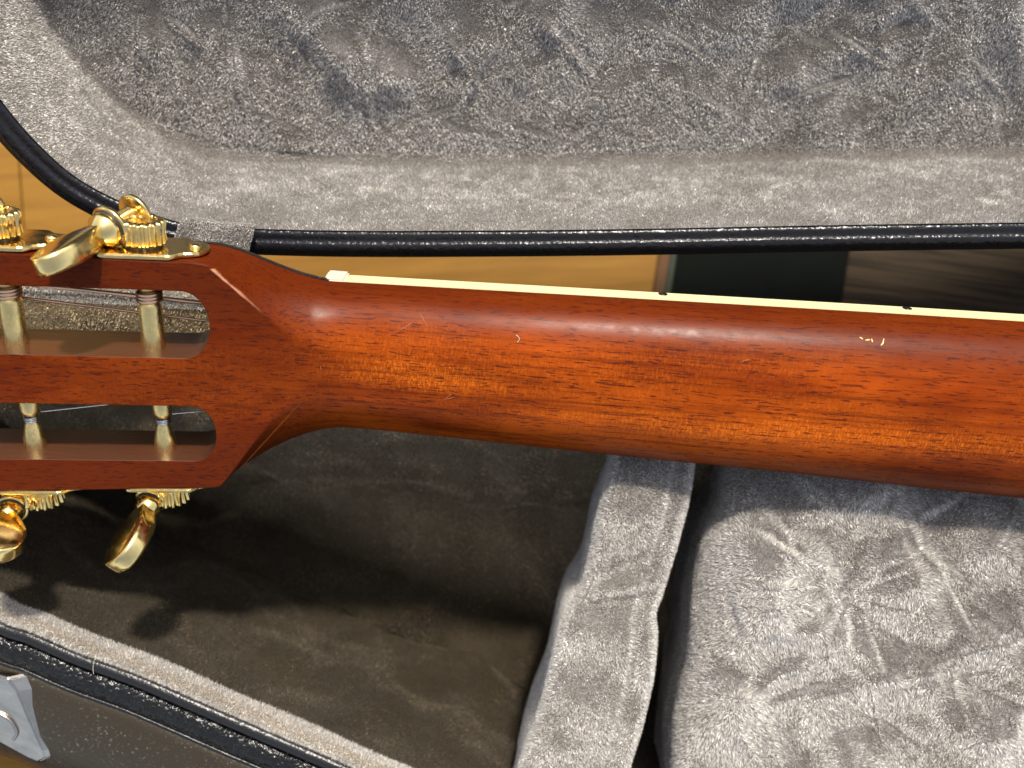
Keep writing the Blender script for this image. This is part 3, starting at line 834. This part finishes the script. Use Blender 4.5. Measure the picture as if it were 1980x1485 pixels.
# lining: wall, rounded corner, panel
crL = Crush((-22, 0, -6), (22, 22, 8), 240, 5, .9); crL.amp = 1.0
depth = 4.75
tt_ = np.concatenate([np.linspace(0, .34, 26), np.linspace(.34, .5, 14)[1:], (.5 + .5 * np.concatenate([np.linspace(0, .75, 110), np.linspace(.75, 1, 10)[1:]]))[1:]])
seg_c = np.stack([np.clip(IP[:, 0], -8, 70), np.interp(IP[:, 0], [-8, 8, 25, 40], [10.5, 10.8, 11.2, 18])], 1)
def lid_surface():
    n = len(IP); V = np.empty((n, len(tt_), 3)); nn = -NN
    r = .45
    D = np.linalg.norm(seg_c - IP, axis=1); dep = np.interp(IP[:, 1], [9, 15], [4.75, 3.6])
    dirc = (seg_c - IP) / D[:, None]
    for j, q in enumerate(tt_):
        if q <= .34: off, dp = .03 + .07 * (q / .34), -.06 - (dep - r - .06) * (q / .34)
        elif q <= .5:
            b = (q - .34) / .16 * math.pi / 2; off, dp = .10 + r * (1 - math.cos(b)), -(dep - r) - r * math.sin(b)
        else:
            kq = (q - .5) / .5; off = None; dp = -(dep + (4.75 - dep) * min(1, kq * 1.5))
        if off is not None: P2 = IP + nn * off
        else:
            k = (q - .5) / .5; st = IP + nn * (.10 + r); P2 = st + (seg_c - st) * k
        V[:, j] = lidw(P2[:, 0], P2[:, 1], dp + np.zeros(n))
    return V
def lpanel(px, py):
    p = hit(px, py, L0 - nL * depth, nL); return p
for (x0, y0, x1, y1) in ((440, 10, 490, 300), (370, 120, 470, 290), (540, 60, 620, 155), (700, 60, 720, 230), (270, 20, 265, 190), (450, 200, 580, 250), (620, 20, 560, 110),
                         (850, 40, 940, 180), (960, 60, 880, 230), (1040, 20, 1150, 150), (1150, 120, 1090, 260), (1250, 40, 1380, 120), (1320, 160, 1460, 250), (1480, 30, 1430, 190),
                         (1500, 200, 1650, 150), (1600, 60, 1720, 130), (1700, 180, 1830, 260), (1800, 40, 1760, 150), (1850, 90, 1960, 200), (180, 40, 300, 140), (760, 250, 900, 200), (1000, 240, 1120, 290), (330, 30, 400, 90), (650, 180, 800, 300)):
    crL.lines.append((lpanel(x0, y0), lpanel(x1, y1), rng.uniform(.05, .095), rng.uniform(.06, .10)))
VL = lid_surface(); Fl = grid_faces(len(IP), len(tt_), closeu=True)
Vf = VL.reshape(-1, 3); Nf, _a = vnormals(Vf, Fl)
if (Nf[len(tt_) * 5 + 60] @ nL) < 0: Fl = Fl[:, ::-1]; Nf = -Nf
amp = np.tile(.16 + .84 * np.clip((tt_ - .48) * 7, 0, 1), len(IP)) * np.tile(np.clip(tt_ * 12, 0, 1), len(IP))
Vf0 = Vf.copy(); Vf = Vf + Nf * (crL.height(Vf) * amp * 1.3)[:, None]
o = link("lining", mesh_np("lining", Vf, Fl), PLUSH); o.parent = lid_shell
o = pile("pile", Vf, Fl, 1400, .075, .014, crL, FIBRE, None, V0=Vf0, tone=1.22, jitter=.4); o.parent = lid_shell  # lid pile coloured lighter than the other pile, painting in brighter light

# strap from lid to base
q = [onz(352, 422, -.25), onz(496, 437, -.25), onz(462, 560, -.9), onz(308, 545, -.9)]
nu_, nv_ = 30, 24
uu, vv = np.meshgrid(np.linspace(0, 1, nu_), np.linspace(0, 1, nv_), indexing='ij')
P = (q[0] * (1 - uu[..., None]) + q[1] * uu[..., None]) * (1 - vv[..., None]) + (q[3] * (1 - uu[..., None]) + q[2] * uu[..., None]) * vv[..., None]
P[..., 2] += .05 * np.sin(uu * 9) - .10 * np.exp(-((uu - .45) / .05) ** 2) - .15 * vv + .1
Fs = grid_faces(nu_, nv_); Vs = P.reshape(-1, 3)
if vnormals(Vs, Fs)[0][40][2] < 0: Fs = Fs[:, ::-1]
crS = Crush((-12, 2, -3), (-5, 6, 1), 20, 8)
strap = link("lid_stay_strap", mesh_np("lid_stay_strap", Vs, Fs), PLUSH); adopt(strap)
md = strap.modifiers.new("thick", 'SOLIDIFY'); md.thickness = .12 * S; md.offset = -1
o = pile("pile", Vs, Fs, 2600, .06, .014, crS, FIBRE, None); o.parent = strap

# ---------------- base
ZR = -1.0
near_px = [(745, 1484), (652, 1443), (464, 1362), (284, 1284), (165, 1240), (73, 1200), (0, 1171)]
npts = [onz(*q, ZR)[:2] for q in near_px]
far = [(-20.2, .9), (-18.8, 2.1), (-16.5, 2.75), (-14, 2.75), (-9, 2.45), (-5, 2.0), (0, 1.5), (8, 1.0), (16, .45), (24, .2), (45, .3)]
bpl = [(70, -34), (45, -30), (30, -26), (18, -20.6), (8, -16.2), (2, -13.7)] + [tuple(p) for p in npts] + [(-17.5, -4.9), (-19.6, -3.2), (-20.5, -1.2)] + far + [(70, -2)]
BP = dense(bpl, .13, .8, (-18, 10), (-18, 5))
BN, BT = offset_normals(BP)
if np.mean(((BP - np.array([20, -10.0])) * BN).sum(1)) < 0: BN = -BN
BPw = np.concatenate([BP, np.full((len(BP), 1), ZR)], 1); BNw = np.concatenate([BN, np.zeros((len(BP), 1))], 1)
wide = np.clip((-BN[:, 1] + .1) / .6, 0, 1)      # the near side is padded wide, the hinge side is slim
wide = wide * wide * (3 - 2 * wide)
def sweepb(name, prof_near, prof_far, mat):
    a, b = np.array(prof_near), np.array(prof_far)
    pr = b[None] * (1 - wide[:, None, None]) + a[None] * wide[:, None, None]
    V = BPw[:, None] + BNw[:, None] * pr[..., :1] + np.array([0, 0, 1.0]) * pr[..., 1:]
    return link(name, mesh_np(name, V.reshape(-1, 3), grid_faces(len(BP), pr.shape[1], closeu=True)), mat), V
def both(p, k, dz=0.0): return p, [(x * k, y + dz) for x, y in p]
sh_n = [(1.60, -.45), (1.72, -.33), (2.0, -.38), (2.6, -.50), (3.5, -.78), (4.5, -1.3), (5.3, -2.3), (5.75, -4.5), (5.75, -16.5), (4.3, -17.9), (3.4, -18.47), (0, -18.48), (-2, -18.48)]
sh_f = [(.50, -.45), (.56, -.5), (.60, -.6), (.62, -.9), (.64, -1.4), (.66, -2.2), (.67, -3.4), (.68, -6), (.66, -16.5), (.5, -17.9), (.2, -18.47), (-1, -18.48), (-2, -18.48)]
base, _ = sweepb("case_base", sh_n, sh_f, VINYLB); adopt(base)
bead_n = [(.36, -.30), (.36, .02)] + [(.36 + .19 * (1 - math.cos(x * math.pi)), .02 + .15 * math.sin(x * math.pi)) for x in a[1:]] + [(.76, -.12), (.80, -.24)]
bead_f = [(.22, -.30), (.22, .0)] + [(.22 + .12 * (1 - math.cos(x * math.pi)), .0 + .10 * math.sin(x * math.pi)) for x in a[1:]] + [(.50, -.12), (.55, -.45)]
o, _ = sweepb("rim_bead", bead_n, bead_f, VINYL); o.parent = base
band_n = [(.76, -.26), (.84, -.13), (.95, -.07), (1.1, -.05), (1.3, -.08), (1.48, -.17), (1.58, -.28), (1.61, -.38)]
band_f = [(.40 + .012 * i, -.30 - .02 * i) for i in range(8)]
o, _ = sweepb("rim_band", band_n, band_f, VINYLL); o.parent = base
pip = [(1.64 + .055 * math.cos(x), -.30 + .055 * math.sin(x)) for x in np.linspace(0, 2 * math.pi, 11)]
pipf = [(.44 + .04 * math.cos(x), -.40 + .04 * math.sin(x)) for x in np.linspace(0, 2 * math.pi, 11)]
o, _ = sweepb("piping", pip, pipf, VINYL); o.parent = base

# lining with plush rim, sloping wall, floor
crB = Crush((-22, -16, -10), (12, 6, 0), 200, 15, .9); crB.amp = 2.6
FLZ = -10.0
edge = [(.36, -.04), (.30, .05), (.18, .08), (.06, .05), (-.02, -.05)]
seg = np.stack([np.clip(BP[:, 0] * .9, -14, 60), np.interp(np.clip(BP[:, 0] * .9, -14, 60), [-14, -8, 2, 60], [-.8, -1.5, -3.5, -16])], 1)
qs = np.linspace(0, 1, 40)[1:]; qf = np.linspace(0, 1, 22)[1:]
rows = []
for o_, z_ in edge:
    k = (wide * 1.0 + (1 - wide) * .62); rows.append(BPw + BNw * (o_ * k)[:, None] + np.array([0, 0, z_]))
st = BP - BN * .05
crB.lines.append((onz(530, 925, -10), onz(1105, 1115, -10), .10, .09))
inset = 6.0 - 4.9 * wide
bot = BP - BN * inset[:, None]
lim = np.linalg.norm(seg - BP, axis=1)
for q in qs:
    zn = ZR - .1 + (FLZ - ZR + .1) * (1 - (1 - q) ** 1.5); zf = ZR - .1 + (FLZ - ZR + .1) * q ** 1.25
    zz = zf * (1 - wide) + zn * wide
    kx = (q ** 1.6 * wide + q ** .95 * (1 - wide))[:, None]
    P2 = st * (1 - kx) + bot * kx; rows.append(np.concatenate([P2, zz[:, None]], 1))
for q in qf:
    P2 = bot * (1 - q) + seg * q; rows.append(np.concatenate([P2, np.full((len(BP), 1), FLZ)], 1))
VB = np.stack(rows, 1); nb = VB.shape[1]; Fb = grid_faces(len(BP), nb, closeu=True); Vb = VB.reshape(-1, 3)
Nb, _a = vnormals(Vb, Fb)
if Nb[nb * 3 + nb - 3][2] < 0: Fb = Fb[:, ::-1]; Nb = -Nb
ampb = np.tile(np.concatenate([np.zeros(5), np.clip(qs * 3, 0, 1) * .8, np.ones(len(qf))]), len(BP))
seam = np.tile(np.concatenate([np.zeros(5), -np.exp(-((qs - 1) / .02) ** 2), -np.exp(-((qf - 0.0) / .04) ** 2)]), len(BP)) * .12
Vb0 = Vb.copy(); Vb = Vb + Nb * (crB.height(Vb) * ampb + seam)[:, None]
# near wall coloured darker: lying pile, plus painted shade for the headstock's shadow
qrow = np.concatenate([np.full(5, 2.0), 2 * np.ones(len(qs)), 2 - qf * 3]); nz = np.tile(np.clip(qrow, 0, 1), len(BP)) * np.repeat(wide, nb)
nap_shade = 1 - .86 * nz; nap_shade[np.tile(np.arange(nb) < 5, len(BP))] = 1.0
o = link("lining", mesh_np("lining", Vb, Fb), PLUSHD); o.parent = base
at = o.data.attributes.new("tone", 'FLOAT', 'POINT'); at.data.foreach_set("value", nap_shade.astype(np.float32))
o = pile("pile", Vb, Fb, 550, .09, .016, crB, FIBRED, None, tone=nap_shade, V0=Vb0, open_=2.6); o.parent = base
# denser pile standing on the rim
idx = (Fb % nb).max(1) <= 5
o = pile("pile", Vb, Fb[idx], 4500, .11, .012, crB, FIBRE, None, lean=.3, jitter=.9); o.parent = base
Vt, Ft = tube(spline([onz(*q, ZR + .35) for q in ((186, 1270), (181, 1280), (180, 1295), (181, 1303))], 14), .006, 5)
o = link("loose_thread", mesh_np("loose_thread", Vt, Ft), BONE); o.parent = base

# neck rest: a plush bar that carries the neck and runs down to the near side
crR = Crush((0, -14, -4), (8, 0, 1), 26, 4, .5); crR.amp = 1.6
Lpx = [(1205, 760), (1197, 830), (1190, 889), (1174, 950), (1158, 1010), (1144, 1080), (1128, 1138), (1098, 1190), (1080, 1240), (1064, 1310), (1046, 1380), (1012, 1470), (985, 1570)]
Rpx = [(1352, 760), (1346, 830), (1342, 893), (1333, 960), (1310, 1050), (1292, 1110), (1278, 1155), (1266, 1190), (1268, 1240), (1258, 1330), (1238, 1415), (1216, 1490), (1190, 1590)]
zr = [-1.5, -1.35, -1.22, -1.18, -1.15, -1.14, -1.15, -.95, -.85, -.8, -.75, -.7, -.68]
PLr = spline([onz(p[0], p[1], z) for p, z in zip(Lpx, zr)], 150); PRr = spline([onz(p[0], p[1], z) for p, z in zip(Rpx, zr)], 150)
def round_section():
    c = []
    for z in np.linspace(-7.4, -.35, 12): c.append((0.0, z))
    for b in np.linspace(0, math.pi / 2, 10)[1:]: c.append((.28 * (1 - math.cos(b)), -.28 + .28 * math.sin(b)))
    c2 = [(1.0, off, z) for off, z in c[::-1]]
    top = [(k, None, 0.0) for k in np.linspace(0, 1, 26)[1:-1]]
    return c, top, c2
cL, cT, cR = round_section()
Vr = []
for A_, B_ in zip(PLr, PRr):
    d = B_ - A_; w_ = np.linalg.norm(d[:2]); d = d / np.linalg.norm(d); row = []
    for off, z in cL: row.append(A_ + d * (off - .07 * z) + np.array([0, 0, z]))
    for k, _n, z in cT: row.append(A_ + d * (.28 + (w_ - .56) * k) + np.array([0, 0, .06 * math.sin(k * math.pi) - .13 * math.exp(-((k - .85) / .04) ** 2) + .05 * math.exp(-((k - .07) / .05) ** 2) + .20 * math.exp(-((A_[1] - .35 * k + 6.1) / .26) ** 2) - .24 * math.exp(-((A_[1] - .3 * k + 5.4) / .45) ** 2) * math.sin(k * math.pi)]))
    for _k, off, z in cR: row.append(B_ - d * (off - .03 * z) + np.array([0, 0, z]))
    Vr.append(row)
Vr = np.array(Vr); nr_ = Vr.shape[1]; Fr = grid_faces(150, nr_); Vr = Vr.reshape(-1, 3); Nr, _a = vnormals(Vr, Fr)
if Nr[75 * nr_ + len(cL) + 10][2] < 0: Fr = Fr[:, ::-1]; Nr = -Nr
Vr0 = Vr.copy(); Vr = Vr + Nr * (crR.height(Vr) * (.06 + .5 * np.clip(Nr[:, 2], 0, 1) ** 4))[:, None]
rest = link("neck_rest", mesh_np("neck_rest", Vr, Fr), PLUSH); adopt(rest)
o = pile("pile", Vr, Fr, 3200, .105, .013, crR, FIBRE, None, lean=.7, jitter=.5, V0=Vr0, open_=2.0); o.parent = rest

# accessory compartment lid
ZC = -1.65
edge_px = [(1432, 830), (1420, 900), (1408, 985), (1380, 1050), (1362, 1120), (1350, 1200), (1340, 1300), (1322, 1400), (1312, 1490), (1304, 1600)]
EP = spline([onz(*q, ZC)[:2] for q in edge_px], 220)
star_c = onz(1640, 1150, ZC)
crC = Crush((3, -15, -4), (19, 2, -1), 40, 21, .7, star=[(star_c, 9, .4, 2.6), (onz(1900, 1330, ZC), 7, 1.1, 1.8), (onz(1560, 1260, ZC), 6, .3, 1.4)]); crC.amp = 1.7
cols = []
for (x0, y0, x1, y1) in ((1440, 1130, 1600, 1120), (1420, 1180, 1640, 1135), (1500, 1060, 1640, 1120), (1460, 1030, 1540, 1080), (1630, 1160, 1625, 1330), (1660, 1170, 1700, 1310), (1690, 1110, 1790, 1070),
                         (1800, 1080, 1880, 1240), (1890, 1260, 1980, 1200), (1760, 1320, 1900, 1290), (1480, 1360, 1640, 1310), (1420, 1400, 1470, 1480), (1540, 930, 1620, 990), (1700, 930, 1680, 1000), (1850, 960, 1760, 1000),
                         (1900, 1340, 1980, 1400), (1650, 1370, 1780, 1440), (1450, 1250, 1420, 1120)):
    crC.lines.append((onz(x0, y0, ZC), onz(x1, y1, ZC), rng.uniform(.08, .13), rng.uniform(.07, .12)))
for q in np.linspace(0, 1, 30):           # left wall up to the rounded shoulder
    if q < .5: cols.append((-1.5 + .9 * (.5 - q), -1.2 - 6 * (1 - q / .5)))
    else:
        b = (q - .5) / .5 * math.pi / 2; cols.append((-1.5 * math.cos(b) ** .9, -1.2 + 1.2 * math.sin(b)))
Vc = []
for P_ in EP:
    row = [np.array([P_[0] + 1.62 + a_, P_[1], ZC + z_]) for a_, z_ in cols]
    for k in np.linspace(0, 1, 260)[1:]: row.append(np.array([P_[0] + 1.62 + (22 - P_[0]) * k, P_[1], ZC + .12 * math.sin(min(1, k * 6) * math.pi / 2)]))
    Vc.append(row)
Vc = np.array(Vc); nc = Vc.shape[1]; Fc = grid_faces(220, nc); Vc = Vc.reshape(-1, 3); Nc, _a = vnormals(Vc, Fc)
if Nc[60 * nc + 100][2] < 0: Fc = Fc[:, ::-1]; Nc = -Nc
Vc0 = Vc.copy(); Vc = Vc + Nc * (crC.height(Vc) * (.25 + .85 * np.clip(Nc[:, 2], 0, 1) ** 3))[:, None]
comp = link("compartment_lid", mesh_np("compartment_lid", Vc, Fc), PLUSH); adopt(comp)
o = pile("pile", Vc, Fc, 2400, .11, .014, crC, FIBRE, None, lean=.8, jitter=.45, V0=Vc0, open_=2.4); o.parent = comp

# latch on the near side of the base
zl = -1.55
PL0 = onz(14, 1312, -1.05); PLn = np.array([-.16, -.36, .92]); PLn /= np.linalg.norm(PLn)
pts = [hit(*q, PL0, PLn) for q in ((-70, 1290), (14, 1312), (34, 1338), (58, 1395), (84, 1452), (86, 1468), (72, 1474), (52, 1466), (-10, 1432), (-70, 1410))]
bm = bmesh.new(); A = [bm.verts.new(p) for p in pts]; B = [bm.verts.new(p + np.array([.50, .05, -.35])) for p in pts]; n = len(pts)
for i in range(n): bm.faces.new((A[i], A[(i + 1) % n], B[(i + 1) % n], B[i]))
bm.faces.new(A); bm.faces.new(B[::-1]); bmesh.ops.recalc_face_normals(bm, faces=bm.faces)
bmesh.ops.bevel(bm, geom=[e for e in bm.edges if e.calc_face_angle(0) > .5], offset=.05, segments=3, affect='EDGES')
latch = bm_obj("latch", bm, NICKEL, smooth=False); latch.parent = base
Vt, Ft = tube(spline([hit(*q, PL0 + PLn * .03, PLn) for q in ((-40, 1372), (-10, 1376), (18, 1392), (32, 1416), (26, 1430))], 20), .05, 8)
o = link("latch_rivet_ridge", mesh_np("latch_ridge", Vt, Ft), NICKEL); o.name = "latch_ridge"; o.parent = base
